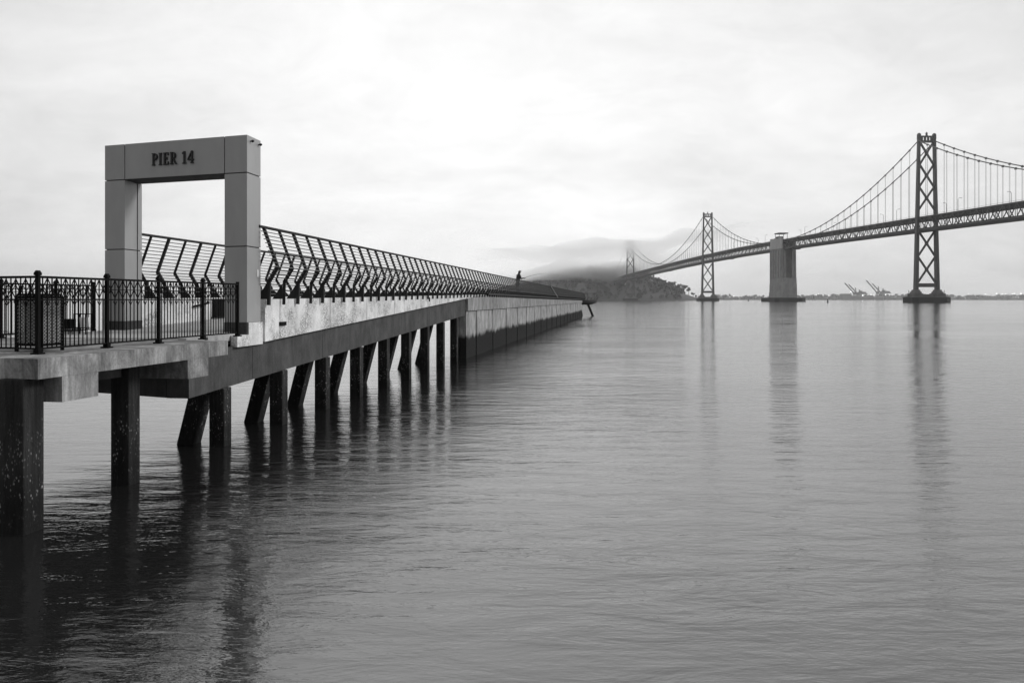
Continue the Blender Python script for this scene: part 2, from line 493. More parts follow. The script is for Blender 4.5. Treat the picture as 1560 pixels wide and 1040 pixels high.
def tower(s):
    top = MB()
    zt = 149.5
    qb(top, (s, 0), 2 * leg_n(150) - 1.6, 2.6, zt - 0.6, zt + 1.2)
    qb(top, (s, 0), 2 * leg_n(150) - 1.8, 2.4, zt + 4.4, zt + 5.6)
    for k in (-1.5, -0.5, 0.5, 1.5):
        qb(top, (s, k * 3.0), 1.3, 2.0, zt + 1.2, zt + 4.4)
    qb(top, (s, 0), 1.6, 1.6, zt + 5.6, zt + 7.6, 1.2, 1.2)
    qb(top, (s, 0), 1.9, 1.9, zt + 7.6, zt + 9.4, 0.1, 0.1)
    t = top.build("tower", M_STEEL, bridge)
    t['label'] = {0: "nearest dark bridge tower", 706: "middle tower with its top dissolving in cloud", 1410: "farthest faint tower before the island"}[s]
    for sg in (-1, 1):
        lg = MB()
        zs = [10, 40, 75, 110, 148, 152, 156.6]
        for a, b in zip(zs, zs[1:]):
            wa, wb = 2.9 - (a - 10) * 0.006, 2.9 - (b - 10) * 0.006
            da, db = 4.6 - (a - 10) * 0.012, 4.6 - (b - 10) * 0.012
            if a >= 152: wa += .5; wb += .5
            lo = [B(s + x * da / 2, sg * leg_n(a) + y * wa / 2, a) for x, y in ((-1, -1), (-1, 1), (1, 1), (1, -1))]
            hi = [B(s + x * db / 2, sg * leg_n(b) + y * wb / 2, b) for x, y in ((-1, -1), (-1, 1), (1, 1), (1, -1))]
            lg.hexa(lo, hi)
            # raised rib on the leg's front
            lg.hexa([B(s - da / 2 - 0.25, sg * leg_n(a) + y * wa / 4, a) for y in (-1, 1)] + [B(s - da / 2 + .05, sg * leg_n(a) + y * wa / 4, a) for y in (1, -1)],
                    [B(s - db / 2 - 0.25, sg * leg_n(b) + y * wb / 4, b) for y in (-1, 1)] + [B(s - db / 2 + .05, sg * leg_n(b) + y * wb / 4, b) for y in (1, -1)])
        qb(lg, (s, sg * leg_n(156)), 2.2, 2.6, 156.6, 157.6, 1.2, 1.6)
        lg.build("leg", M_STEEL, t)
    nodes = [148.5, 128, 107.2, 86.2]
    low = [66.5, 42.5, 17.8]
    for seq in (nodes, low):
        for a, b in zip(seq, seq[1:]):
            x = MB()
            na, nb = leg_n(a) - 1.2, leg_n(b) - 1.2
            x.bar(B(s - .4, -na, a), B(s - .4, nb, b), 1.5, 1.5, BT)
            x.bar(B(s + .4, na, a), B(s + .4, -nb, b), 1.5, 1.5, BT)
            m = (a * nb + b * na) / (na + nb)
            qb(x, (s, 0), 2.3, 2.6, m - 1.9, m + 1.9)
            x.build("cross_brace", M_STEEL, t)
    st = MB()
    qb(st, (s, 0), 2 * leg_n(16) - 2.6, 2.8, 14.4, 18.0)
    st.build("strut", M_STEEL, t)
    pd = MB()
    for sg in (-1, 1):
        qb(pd, (s, sg * 10.6), 9.4, 11, 5.6, 8.6)
        qb(pd, (s, sg * 10.4), 7.2, 8.4, 8.6, 10.2, 6.8, 8.0)
        qb(pd, (s, sg * 10.3), 5.4, 6.6, 10.2, 12.0, 5.0, 6.0)
    qb(pd, (s, 0), 11.4, 6, 5.6, 7.7)
    pd.build("pedestal", M_PED, t)
    fd = MB()
    hx, hy = 18.2, 10.5
    poly = [(-hx, -hy + 2), (-hx + 5, -hy), (hx - 5, -hy), (hx, -hy + 2), (hx, hy - 2), (hx - 5, hy), (-hx + 5, hy), (-hx, hy - 2)]
    fd.hexa([B(s + b, a, -1.5) for a, b in poly], [B(s + b, a, 5.0) for a, b in poly])
    fd.hexa([B(s + b, a, 5.0) for a, b in poly], [B(s + b * .8, a * .8, 5.9) for a, b in poly])
    fd.build("fender", M_FEND, t)
    for sg in (-1, 1):
        mk = MB(); mk.tube([B(s, sg * 17.0, 4.9), B(s, sg * 17.0, 11.5)], 0.22, 5)
        mk.build("marker_pole", M_DECKB, t)
for s in (0, 706, 1410):
    tower(s)

# anchorage
an = MB()
sc0, Lh = 353, 21.0
qb(an, (sc0, 0), 21.0, 45.2, 4.0, 24, 20.6, 44.8)
qb(an, (sc0, 0), 20.2, 44.2, 24, 31.5, 20.0, 43.8)
qb(an, (sc0, -1.0), 13.6, 26, 31.5, 70.0)
for k in range(5):
    qb(an, (sc0 - 18.5 + k * 9.25, -10.2), 1.5, 2.4, 31.4, 69.5)
for sg in (-1, 1):
    qb(an, (sc0, sg * 8.6), 2.6, 43, 31.5, 70.0, 2.2, 42)
    qb(an, (sc0 - 20.4, sg * 5.4), 2.2, 2.0, 31.5, 70.0)
qb(an, (sc0, 0), 18.6, 42.4, 70.0, 71.0)
A = an.build("anchorage", M_ANCH, bridge)
A['label'] = "massive concrete centre anchorage"
ap = MB()
for sg in (-1, 1):
    for k in range(6):
        qb(ap, (sc0 - 17.6 + k * 7.05, sg * 8.9), 2.4, 6.0, 71.0, 85.0 + (0.8 if k % 2 else 0), 2.2, 6.4)
    qb(ap, (sc0, sg * 8.7), 1.6, 41.0, 71.0, 84.2)
ap.build("side_panel", M_ANCHP, A)
ro = MB()
qb(ro, (sc0 - 2, -3), 13, 16, 91.3, 92.6)
for a in (-7, 7):
    for b in (-8.5, 2.5):
        ro.bar(B(sc0 - 2 + a, b, 82), B(sc0 - 2 + a, b, 91.3), 0.5)
qb(ro, (sc0 + 2, -4), 7, 9, 82, 88)
ro.build("roof_shed", M_DECKB, A)
fd = MB()
hx, hy = 21, 28
poly = [(-hx, -hy + 3), (-hx + 5, -hy), (hx - 5, -hy), (hx, -hy + 3), (hx, hy - 3), (hx - 5, hy), (-hx + 5, hy), (-hx, hy - 3)]
fd.hexa([B(sc0 + b, a, -1.5) for a, b in poly], [B(sc0 + b, a, 5.2) for a, b in poly])
fd.build("fender", M_FEND, A)
for sg in (-1, 1):
    mk = MB(); mk.tube([B(sc0, sg * 19.0, 5.1), B(sc0, sg * 19.0, 12.5)], 0.25, 5)
    mk.build("marker_pole", M_DECKB, A)

# deck: two roadways, two side trusses
S0, S1, PN = -420.0, 1790.0, 8.5
ss = []
s = S0
while s < S1:
    ss.append(s); s += PN
HW = 7.2
up, lo_, = MB(), MB()
for a, b in zip(ss, ss[1:]):
    za, zb = deck_z(a), deck_z(b)
    for mb, off, th, hw in ((up, 0.0, 3.5, HW + 0.2), (lo_, -TD + 2.0, 2.8, HW + 0.1)):
        mb.hexa([B(a, -hw, za + off - th), B(a, hw, za + off - th), B(b, hw, zb + off - th), B(b, -hw, zb + off - th)],
                [B(a, -hw, za + off), B(a, hw, za + off), B(b, hw, zb + off), B(b, -hw, zb + off)])
up.build("upper_deck", M_DECKB, bridge)
lo_.build("lower_deck", M_DECKB, bridge)
for sg in (-1, 1):
    tr = MB()
    n = sg * (HW + 0.75)
    for i, (a, b) in enumerate(zip(ss, ss[1:])):
        za, zb = deck_z(a), deck_z(b)
        tr.bar(B(a, n, za - 0.5), B(b, n, zb - 0.5), 0.9, 1.0)
        tr.bar(B(a, n, za - TD + 0.5), B(b, n, zb - TD + 0.5), 0.9, 1.0)
        tr.bar(B(a, n, za - 1), B(a, n, za - TD + 1), 0.35)
        if i % 2 == 0:
            tr.bar(B(a, n, za - TD + 1), B(b, n, zb - 1), 0.6)
        else:
            tr.bar(B(a, n, za - 1), B(b, n, zb - TD + 1), 0.6)
        tr.bar(B(a, n, za + 1.0), B(b, n, zb + 1.0), 0.15)
    tr.build("side_truss", M_STEEL, bridge)
for s in (318, 590, 1000):
    z = deck_z(s) - TD - 1.6
    tv = MB(); qb(tv, (s, 0), 17, 9, z, z + 1.0)
    tv.build("maintenance_gantry", M_DECKB, bridge)

def cable_z(s):
    if s < 0: return 150.5 + 0.42 * s + 0.00056 * s * s
    if s <= 353: return 150.5 - 0.414 * s + 0.000618 * s * s
    if s <= 706:
        q = 706 - s
        return 150.5 - 0.414 * q + 0.000618 * q * q
    q = s - 706 if s <= 1058 else 1410 - s
    return 150.5 - 0.365 * q + 0.00047 * q * q if s <= 1410 else 150.5 - 0.414 * (s - 1410)
hangs = []
for sg in (-1, 1):
    n = sg * 7.9
    cb = MB()
    for rng in (range(-320, 1, 8), range(0, 322, 7), range(384, 707, 7), range(706, 1411, 8), range(1410, 1571, 8)):
        pts = [B(s, n, cable_z(s)) for s in rng]
        cb.tube(pts, 0.48, 6)
    for k in range(-20, 93):
        s = k * 15.3
        if abs(s - 353) < 50 or s > 1400: continue
        z = cable_z(s)
        if z > deck_z(s) + 2.0 and abs(s) > 5 and abs(s - 706) > 5:
            hangs.append((s, n, z))
            cb.bar(B(s - 0.7, n, z - 0.2), B(s + 0.7, n, z - 0.2), 1.3, 1.7)
    cb.build("main_cable", M_CABLE, bridge)
hangs.sort(key=lambda h: (abs(h[0] - 60) + (500 if h[0] < -160 else 0)))
def hanger(mb, h):
    s, n, z = h
    for e in (-0.45, 0.45):
        mb.bar(B(s + e, n, deck_z(s)), B(s + e, n, z), 0.13)
for h in hangs[:98]:
    mb = MB(); hanger(mb, h)
    mb.build("hanger_cable", M_CABLE, bridge)
mb = MB()
for h in hangs[98:]: hanger(mb, h)
tag(mb.build("hanger_cable", M_CABLE, bridge), kind='stuff')

# lamps along the bridge roadway
for i, s in enumerate([-110, -62, -20, 40, 95, 150, 205, 262, 310, 400, 470, 540, 620]):
    n = -7.4 if i % 2 else 7.4
    base = B(s, n, deck_z(s))
    t = thing("street_lamp", "slim lamp pole standing on the upper roadway of the bridge", "street lamp", base, "lamps on the bridge roadway")
    mb = MB()
    mb.tube([base, base + Vector((0, 0, 10)), base + Vector((0.8 if n < 0 else -0.8, 0, 11.0)), base + Vector((2.4 if n < 0 else -2.4, 0, 11.2))], 0.16, 5)
    mb.build("pole", M_DECKB, t)
    mb = MB(); mb.box(base + Vector((2.7 if n < 0 else -2.7, 0, 11.15)), (1.2, 0.5, 0.3))
    mb.build("lamp_head", M_DECKB, t)

# ------------------------------------------------------------------ pier (walkway running out to the breakwater)
DV = Vector((0.14059, 0.99007, 0)); NV = Vector((0.99007, -0.14059, 0))
def P(Y, off, z):
    return Vector((-8.256 + 0.142 * Y + off * NV.x, Y + off * NV.y, z))
def wt(Y): return interp([(15, 2.98), (19, 3.0), (47.6, 3.28), (150, 2.92)], Y)
def bt(Y): return min(2.0 + 0.043 * (Y - 17.8), wt(Y) - 0.0)
def bb(Y): return 1.125 + 0.0406 * (Y - 15.74)
def rt(Y): return interp([(18, 4.62), (47.6, 4.49), (63, 4.43), (150, 4.10)], Y)
def fl(Y): return interp([(15, 2.25), (18.2, 2.26), (45, 3.1), (62, 3.36), (72, 3.34), (150, 2.85)], Y)
PW = 4.0
def strip(mb, Ys, o0, o1, zlo, zhi):
    for a, b in zip(Ys, Ys[1:]):
        mb.hexa([P(a, o0, zlo(a)), P(a, o1, zlo(a)), P(b, o1, zlo(b)), P(b, o0, zlo(b))],
                [P(a, o0, zhi(a)), P(a, o1, zhi(a)), P(b, o1, zhi(b)), P(b, o0, zhi(b))])
def frange(a, b, st):
    n = max(1, round((b - a) / st))
    return [a + (b - a) * i / n for i in range(n + 1)]
pier = thing("pier", "long straight concrete pier on dark piles running out across the water", "pier", P(18, -2, 0))
mb = MB(); strip(mb, frange(15.9, 150, 4), -PW + 0.24, -0.24, lambda y: fl(y) - 0.22, fl)
mb.build("walkway", M_FLOOR, pier)
# parapets: cast panels with open joints
for o0, o1 in ((-0.22, 0.0), (-PW, -PW + 0.22)):
    mb = MB()
    joints = [18.80, 19.62, 22.9] + frange(26.1, 47.6, 3.1)
    for a, b in zip(joints, joints[1:]):
        strip(mb, [a + 0.018, (a + b) / 2, b - 0.018], o0, o1, lambda y: min(bt(y), wt(y) - 0.02), wt)
    mb.build("parapet_wall", M_WALL, pier)
mb = MB(); strip(mb, frange(47.62, 149, 6), -0.3, 0.16, lambda y: wt(y) - 0.02, lambda y: wt(y) + 0.10)
strip(mb, frange(47.62, 149, 6), -PW - 0.16, -PW + 0.3, lambda y: wt(y) - 0.02, lambda y: wt(y) + 0.10)
mb.build("deck_edge", M_RAIL, pier)
# long edge beams under the parapets, end beam
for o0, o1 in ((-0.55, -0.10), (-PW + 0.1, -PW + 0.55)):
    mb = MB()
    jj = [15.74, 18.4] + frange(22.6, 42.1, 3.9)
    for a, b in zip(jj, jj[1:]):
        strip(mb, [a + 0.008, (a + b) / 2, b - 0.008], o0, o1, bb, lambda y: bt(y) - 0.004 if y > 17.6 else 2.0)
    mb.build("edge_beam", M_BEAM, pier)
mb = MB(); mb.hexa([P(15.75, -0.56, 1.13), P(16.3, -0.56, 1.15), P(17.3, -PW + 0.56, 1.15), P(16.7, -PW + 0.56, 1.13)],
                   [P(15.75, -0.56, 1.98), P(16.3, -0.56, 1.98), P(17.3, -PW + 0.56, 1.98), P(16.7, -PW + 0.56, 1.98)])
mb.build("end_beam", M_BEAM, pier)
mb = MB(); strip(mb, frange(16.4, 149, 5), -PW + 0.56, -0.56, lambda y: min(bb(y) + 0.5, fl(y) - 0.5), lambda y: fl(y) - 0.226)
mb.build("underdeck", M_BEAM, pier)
mb = MB()
for Y in (19.75,):
    mb.hexa([P(Y - .18, -0.02, 2.38), P(Y + .18, -0.02, 2.38), P(Y + .18, 0.03, 2.38), P(Y - .18, 0.03, 2.38)],
            [P(Y - .18, -0.02, 2.47), P(Y + .18, -0.02, 2.47), P(Y + .18, 0.03, 2.47), P(Y - .18, 0.03, 2.47)])
mb.build("drain_slot", M_IRON, pier)
mb = MB(); mb.tube([P(34.2, -0.05, 3.0), P(34.2, 0.02, 3.0)], 0.09, 12)
mb.build("drain_hole", M_IRON, pier)
def sq_pile(mb, top, bot, w):
    top, bot = Vector(top), Vector(bot)
    h = w / 2
    mb.hexa([bot + DV * (h * a) + NV * (h * b) for a, b in ((-1, -1), (-1, 1), (1, 1), (1, -1))],
            [top + DV * (h * a) + NV * (h * b) for a, b in ((-1, -1), (-1, 1), (1, 1), (1, -1))])
for k in range(9):
    Y = 17.15 + 2.85 * k
    mb = MB(); sq_pile(mb, P(Y, -0.20, bb(Y) + 0.004), P(Y, -0.20, -1.6), 0.33)
    mb.build("pile", M_PILE, pier, bevel=0.02)
    if k == 8: continue
    Yr = 17.25 + 3.1 * k
    ob = (-0.95, -1.0, -1.25, -1.35, -1.4, -1.5, -1.6, -1.65)[k]
    tz = bb(Yr) + 0.49
    sl = 0.26
    mb = MB(); sq_pile(mb, P(Yr, ob + sl * tz, tz), P(Yr, ob - sl * 1.4, -1.4), 0.36)
    mb.build("raking_pile", M_PILE, pier, bevel=0.02)
# round head of the pier
ctr = P(150.5, -2.0, 0)
def ring(r, z, n=36): return [(ctr.x + r * math.cos(2 * math.pi * k / n), ctr.y + r * math.sin(2 * math.pi * k / n), z) for k in range(n)]
mb = MB(); mb.hexa(ring(3.2, 2.05), ring(4.2, 2.45)); mb.hexa(ring(4.25, 2.455), ring(4.25, 2.9))
mb.build("pier_head", M_RAIL, pier)
for a in (-70, -10, 60, 170):
    q = ctr + Vector((math.cos(R(a)) * 2.6, math.sin(R(a)) * 2.6, 0))
    e = ctr + Vector((math.cos(R(a)) * 4.0, math.sin(R(a)) * 4.0, 0))
    mb = MB(); mb.tube([(q.x, q.y, 2.2), (e.x, e.y, -1.2)], 0.22, 10)
    mb.build("head_pile", M_PILE, pier)

# sheet pile breakwater below the outer pier
sw = thing("sheet_pile_wall", "vertical concrete sheet pile wall with a dark tide band under the outer pier", "breakwater wall", P(42.2, 0, 0))
YE = 143.0
mb = MB()
strip(mb, [42.2, 47.6] + frange(50, YE, 9.3), -0.75, 0.03, lambda y: 2.42, lambda y: bt(y) - 0.004 if y < 47.6 else wt(y) - 0.024)
mb.build("cap_beam", M_CAP, sw)
mb = MB()
edges = frange(42.22, YE - 0.1, 2.72)
for i, (a, b) in enumerate(zip(edges, edges[1:])):
    o = -0.07 + (0.025 if i % 2 else 0)
    strip(mb, [a + 0.05, b - 0.05], o - 0.35, o, lambda y: -1.6, lambda y: 2.416)
strip(mb, [42.25, YE - 0.15], -0.6, -0.44, lambda y: -1.6, lambda y: 2.41)
mb.build("sheet_panels", M_SHEET, sw)

# cranked railings
def post_mesh(Y, sgn, base_off, thick):
    """sgn +1: right-hand parapet (outwards = +off); -1: left-hand"""
    mb = MB()
    def Q(o, z): return P(Y, base_off + sgn * o, z)
    r = rt(Y); w = wt(Y)
    top, kink, join = Q(-0.05, r), Q(0.28, r - 0.88), Q(0.08, max(r - 1.2, w + 0.02))
    def plate(a, b, d):
        mb.bar(a, b, d, thick, DV)
    plate(top, kink, 0.065); plate(kink - Vector((0, 0, 0)), join, 0.085)
    foot = Q(0.065, w - 0.13)
    plate(join + Vector((0, 0, 0.03)), foot, 0.07)
    # gusset on top of the parapet
    g0, g1, g2, g3 = Q(0.03, w + 0.004), Q(-0.22, w + 0.004), Q(-0.13, w + 0.12), Q(0.03, max(r - 1.24, w + 0.05))
    t2 = DV * (thick * 0.4)
    mb.hexa([g0 - t2, g1 - t2, g2 - t2, g3 - t2], [g0 + t2, g1 + t2, g2 + t2, g3 + t2])
    return mb
def railing(name, label, sgn, base_off, Y0):
    t = thing("pier_railing", label, "railing", P(Y0, base_off, wt(Y0)))
    n = int((149.5 - Y0) / 0.825)
    far = MB()
    for i in range(n + 1):
        Y = Y0 + 0.825 * i
        m = post_mesh(Y, sgn, base_off, 0.065 if i % 2 == 0 else 0.024)
        if i < 98: m.build("post", M_RAIL, t)
        else: far.add(m.v, m.f)
    tag(far.build("post", M_RAIL, t), kind='stuff')
    Ys = frange(Y0 - 0.25, 149.8, 3.2)
    top = MB(); top.tube([P(y, base_off + sgn * -0.05, rt(y) + 0.02) for y in Ys], 0.034, 8)
    top.build("top_rail", M_RAIL, t)
    rods = MB()
    for k in range(1, 10):
        f = k / 10.0
        rods.tube([P(y, base_off + sgn * (-0.05 + 0.33 * f + 0.02), rt(y) - 0.88 * f) for y in Ys], 0.0115, 5)
    rods.tube([P(y, base_off + sgn * 0.30, rt(y) - 0.88) for y in Ys], 0.013, 5)
    for k in range(1, 4):
        f = k / 4.0
        rods.tube([P(y, base_off + sgn * (0.28 - 0.2 * f), rt(y) - 0.88 - 0.32 * f) for y in Ys], 0.0115, 5)
    Y2 = [y for y in Ys if y < 44]
    for k in range(2):
        rods.tube([P(y, base_off + sgn * (-0.02 - 0.09 * k), max(wt(y) + 0.06, rt(y) - 1.27 - 0.12 * k)) for y in Y2], 0.011, 5)
    rods.build("rail_rods", M_ROD, t)
    return t
rail_r = railing("pier_railing", "cranked steel railing with horizontal rods along the open-water side of the pier", 1, 0.0, 19.03 - 0.165)
rail_l = railing("pier_railing", "cranked steel railing seen through the gateway on the pier's far side", -1, -PW, 19.9)
mb = MB()
mb.bar(P(86.0, 0.02, rt(86) + 0.05), P(91.0, 0.33, wt(90) + 0.1), 0.10, 0.10)
b_ = mb.build("brace_tube", M_ROD, rail_r)
hr = thing("pier_railing", "curved railing round the far head of the pier", "railing", (ctr.x, ctr.y, 2.9))
for k in range(30):
    a = 2 * math.pi * k / 30
    if 215 < math.degrees(a) < 300: continue
    u = Vector((math.cos(a), math.sin(a), 0))
    mb = MB()
    q = ctr + u * 4.2
    mb.bar(q + UZ * 2.9, q + u * 0.35 + UZ * 3.35, 0.07); mb.bar(q + u * 0.35 + UZ * 3.35, q + UZ * 4.1, 0.06)
    mb.build("post", M_ROD, hr)
mb = MB()
for r_, z in ((4.2, 4.1), (4.3, 3.9), (4.4, 3.7), (4.5, 3.5), (4.55, 3.35), (4.4, 3.15)):
    mb.tube([ctr + Vector((math.cos(R(a)) * r_, math.sin(R(a)) * r_, z)) for a in range(-60, 216, 12)], 0.03 if z > 4 else 0.015, 5)
mb.build("rail_rods", M_RAIL, hr)

# ------------------------------------------------------------------ gateway PIER 14
FRC = Vector((-5.73, 18.0, 0)); FV = Vector((-0.944, 0.330, 0)).normalized(); GD = Vector((0.11, 1.0, 0)).normalized()
GN = Vector((-FV.y, FV.x, 0)); GN = GN if GN.y < 0 else -GN
GDep, GL = 0.72, 3.93
ZB, ZT, ZH, ZJ = 2.50, 6.56, 5.745, 4.15
def G(t, d, z): return FRC + FV * t + GD * d + UZ * z
gate = thing("entrance_gateway", "grey metal-clad portal gateway lettered PIER 14 at the start of the pier", "gateway", G(GL / 2, GDep / 2, 2.25))
def gbox(mb, t0, t1, d0, d1, z0, z1):
    mb.hexa([G(t0, d0, z0), G(t1, d0, z0), G(t1, d1, z0), G(t0, d1, z0)], [G(t0, d0, z1), G(t1, d0, z1), G(t1, d1, z1), G(t0, d1, z1)])
W1, W2 = 0.587, 3.347
g = 0.010
for t0, t1 in ((0.0, W1), (W2, GL)):
    mb = MB()
    for z0, z1 in ((ZB, ZJ - g), (ZJ + g, ZH - g)):
        if t0 == 0.0:
            gbox(mb, t0, t1, 0, GDep, z0, z1)
        else:
            gbox(mb, t0, t1, 0, GDep * 0.70, z0, z1)
            gbox(mb, t0, t1, GDep * 0.76, GDep, z0, z1)
    lg = mb.build("leg", M_GATE, gate, bevel=0.006)
    mb = MB(); gbox(mb, t0 + 0.03, t1 - 0.03, 0.03, GDep - 0.03, ZB, ZH)
    mb.build("joint_core", M_CORE, lg)
mb = MB()
for t0, t1 in ((0, W1 - g), (W1 + g, W2 - g), (W2 + g, GL)):
    gbox(mb, t0, t1, 0, GDep, ZH + g, ZT)
hd = mb.build("header", M_GATE, gate, bevel=0.006)
mb = MB(); gbox(mb, 0.03, GL - 0.03, 0.03, GDep - 0.03, ZH - 0.005, ZT - 0.03)
mb.build("joint_core", M_CORE, hd)
mb = MB(); gbox(mb, 0.004, W1 + 0.004, -0.012, 0.06, 2.12, ZB); gbox(mb, 0.16, W1 + 0.004, 0.06, GDep + 0.01, 2.12, ZB)
mb.build("plinth", M_PLINTH, gate)
mb = MB(); gbox(mb, W2 - 0.004, GL + 0.004, -0.01, GDep + 0.01, 2.1, ZB)
mb.build("plinth", M_PLINTH, gate)
mb = MB(); gbox(mb, -0.012, 0.155, -0.5, GDep + 0.10, 1.995, 2.24); gbox(mb, -0.012, 0.155, 0.065, GDep + 0.10, 2.242, ZB - 0.005)
mb.build("parapet_wall", M_WALL, pier)
for d in (0.18, 0.60):
    mb = MB()
    c = G(0, d, ZT - 0.11)
    mb.tube([c + FV * 0.02, c - FV * 0.05], 0.016, 8); mb.tube([c - FV * 0.045, c - FV * 0.085], [0.032, 0.022], 10)
    mb.build("bolt", M_CORE, gate)
mb = MB(); gbox(mb, -0.012, 0.02, 0.50, 0.60, 3.50, 3.66)
mb.build("tag_plate", M_PALE, gate)
# lettering
lt = MB()
depth_i = [0]
LH, LW = 0.275, 0.225
def lp(x0, lx, ly):     # letter units -> world point on the front face
    t = x0 - lx * LW
    return G(t, 0, 6.02 + ly * LH)
def lprism(x0, pts):
    depth_i[0] += 1
    e = 0.034 + 0.0006 * (depth_i[0] % 9)
    lt.hexa([lp(x0, a, b) + GN * 0.002 for a, b in pts], [lp(x0, a, b) + GN * e for a, b in pts])
def lrect(x0, a, b, c, d): lprism(x0, [(a, b), (c, b), (c, d), (a, d)])
def bowl(x0, cx, cy, ro, ri, n=9):
    for k in range(n):
        a0, a1 = -math.pi / 2 + math.pi * k / n, -math.pi / 2 + math.pi * (k + 1) / n
        lprism(x0, [(cx + ro[0] * math.cos(a0), cy + ro[1] * math.sin(a0)), (cx + ro[0] * math.cos(a1), cy + ro[1] * math.sin(a1)),
                    (cx + ri[0] * math.cos(a1), cy + ri[1] * math.sin(a1)), (cx + ri[0] * math.cos(a0), cy + ri[1] * math.sin(a0))])
def let_P(x0):
    lrect(x0, .08, 0.06, .25, .94); lrect(x0, 0, 0, .36, .07); lrect(x0, 0, .93, .30, 1.0); lrect(x0, .25, .43, .34, .50)
    bowl(x0, .32, .715, (.36, .285), (.19, .215))
def let_I(x0):
    lrect(x0, .09, .06, .26, .94); lrect(x0, 0, 0, .35, .07); lrect(x0, 0, .93, .35, 1)
def let_E(x0):
    lrect(x0, .08, .06, .25, .94); lrect(x0, 0, 0, .62, .08); lrect(x0, 0, .92, .60, 1); lrect(x0, .25, .47, .46, .54)
    lrect(x0, .55, .08, .63, .26); lrect(x0, .53, .76, .60, .92); lrect(x0, .41, .38, .47, .63)
def let_R(x0):
    let_P(x0)
    lprism(x0, [(.30, .46), (.46, .46), (.74, .07), (.84, .0), (.62, 0)])
def let_1(x0):
    lrect(x0, .14, .06, .31, 1.0); lrect(x0, .0, 0, .45, .07); lprism(x0, [(-.03, .84), (-.02, .78), (.14, .84), (.14, 1)])
def let_4(x0):
    lrect(x0, .40, .0, .57, 1.0); lrect(x0, -.02, .24, .70, .34); lprism(x0, [(-.02, .34), (.09, .34), (.42, .86), (.42, 1)]); lrect(x0, .32, 0, .65, .06)
xs0 = 2.545
for fn, adv in ((let_P, .86), (let_I, .56), (let_E, .84), (let_R, 1.50), (let_1, .66), (let_4, .7)):
    lt = MB()
    fn(xs0)
    xs0 -= adv * LW
    lt.build("letter", M_CORE, gate)

# ------------------------------------------------------------------ platform in front of the gateway
EV = Vector((0.165, 1, 0)).normalized(); EN = Vector((EV.y, -EV.x, 0))
def X_edge(Y): return -7.75 + 0.165 * Y
EC = Vector((X_edge(10.55), 10.55, 0))
ZP = 2.245
plat = thing("viewing_platform", "weathered concrete landing platform on square piles before the gateway", "platform", EC)
EE = Vector((X_edge(15.3), 15.3, 0))
LC = EC + FV * 4.7
LE = Vector((-12.5 + 0.142 * 18.9, 18.9, 0))
def poly_slab(mb, pts, z0, z1): mb.hexa([(q.x, q.y, z0) for q in pts], [(q.x, q.y, z1) for q in pts])
mb = MB()
poly_slab(mb, [EC, EE, EE - EN * 1.15, P(17.3, -0.75, 0), P(17.4, -0.75, 0), LE, LC], ZP - 0.26, ZP)
mb.build("slab", M_SLAB, plat)
mb = MB(); poly_slab(mb, [P(16.6, -0.18, 0), P(17.9, -0.18, 0), P(18.4, -PW + 0.1, 0), LE, LE - DV * 1.6], 2.13, ZP + 0.012)
mb.build("threshold", M_FLOOR, plat)
def edge_block(mb, Ya, Yb, depth, zb):
    a, b = Vector((X_edge(Ya), Ya, 0)) + EN * 0.004, Vector((X_edge(Yb), Yb, 0)) + EN * 0.004
    poly_slab(mb, [a, b, b - EN * depth, a - EN * depth], zb, ZP - 0.262)
mb = MB(); edge_block(mb, 10.98, 11.70, 4.2, 1.645); mb.build("cap_beam", M_SLAB, plat)
mb = MB(); edge_block(mb, 13.97, 14.62, 4.2, 1.665); mb.build("cap_beam", M_SLAB, plat)
a = EC + FV * 0.46
mb = MB(); poly_slab(mb, [a + GN * 0.004, a + FV * 3.9 + GN * 0.004, a + FV * 3.9 - GN * 0.42, a - GN * 0.42], 1.62, ZP - 0.262)
mb.build("front_beam", M_SLAB, plat)
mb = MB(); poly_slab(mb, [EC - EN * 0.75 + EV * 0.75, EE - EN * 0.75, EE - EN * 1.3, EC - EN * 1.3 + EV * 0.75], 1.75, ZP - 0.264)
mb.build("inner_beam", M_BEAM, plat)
def sq2(c, w, ztop):
    mb = MB(); h = w / 2
    poly_slab(mb, [c + DV * (h * p_) + NV * (h * q_) for p_, q_ in ((-1, -1), (-1, 1), (1, 1), (1, -1))], -1.8, ztop)
    return mb.build("pile", M_PILE, plat, bevel=0.02)
sq2(Vector((-6.19, 10.55, 0)) + DV * 0.2 - NV * 0.2, 0.38, ZP - 0.262)
sq2(Vector((-6.17, 13.4, 0)) + DV * 0.16 - NV * 0.16, 0.32, ZP - 0.262)
mb = MB()
c0, c1 = Vector((-12.42 + 0.142 * 12.3, 12.3, 0)), Vector((-12.42 + 0.142 * 18.7, 18.7, 0))
poly_slab(mb, [c0, c1, c1 + NV * 0.16, c0 + NV * 0.16], ZP + 0.002, ZP + 0.14)
mb.build("kerb", M_WALL, plat)

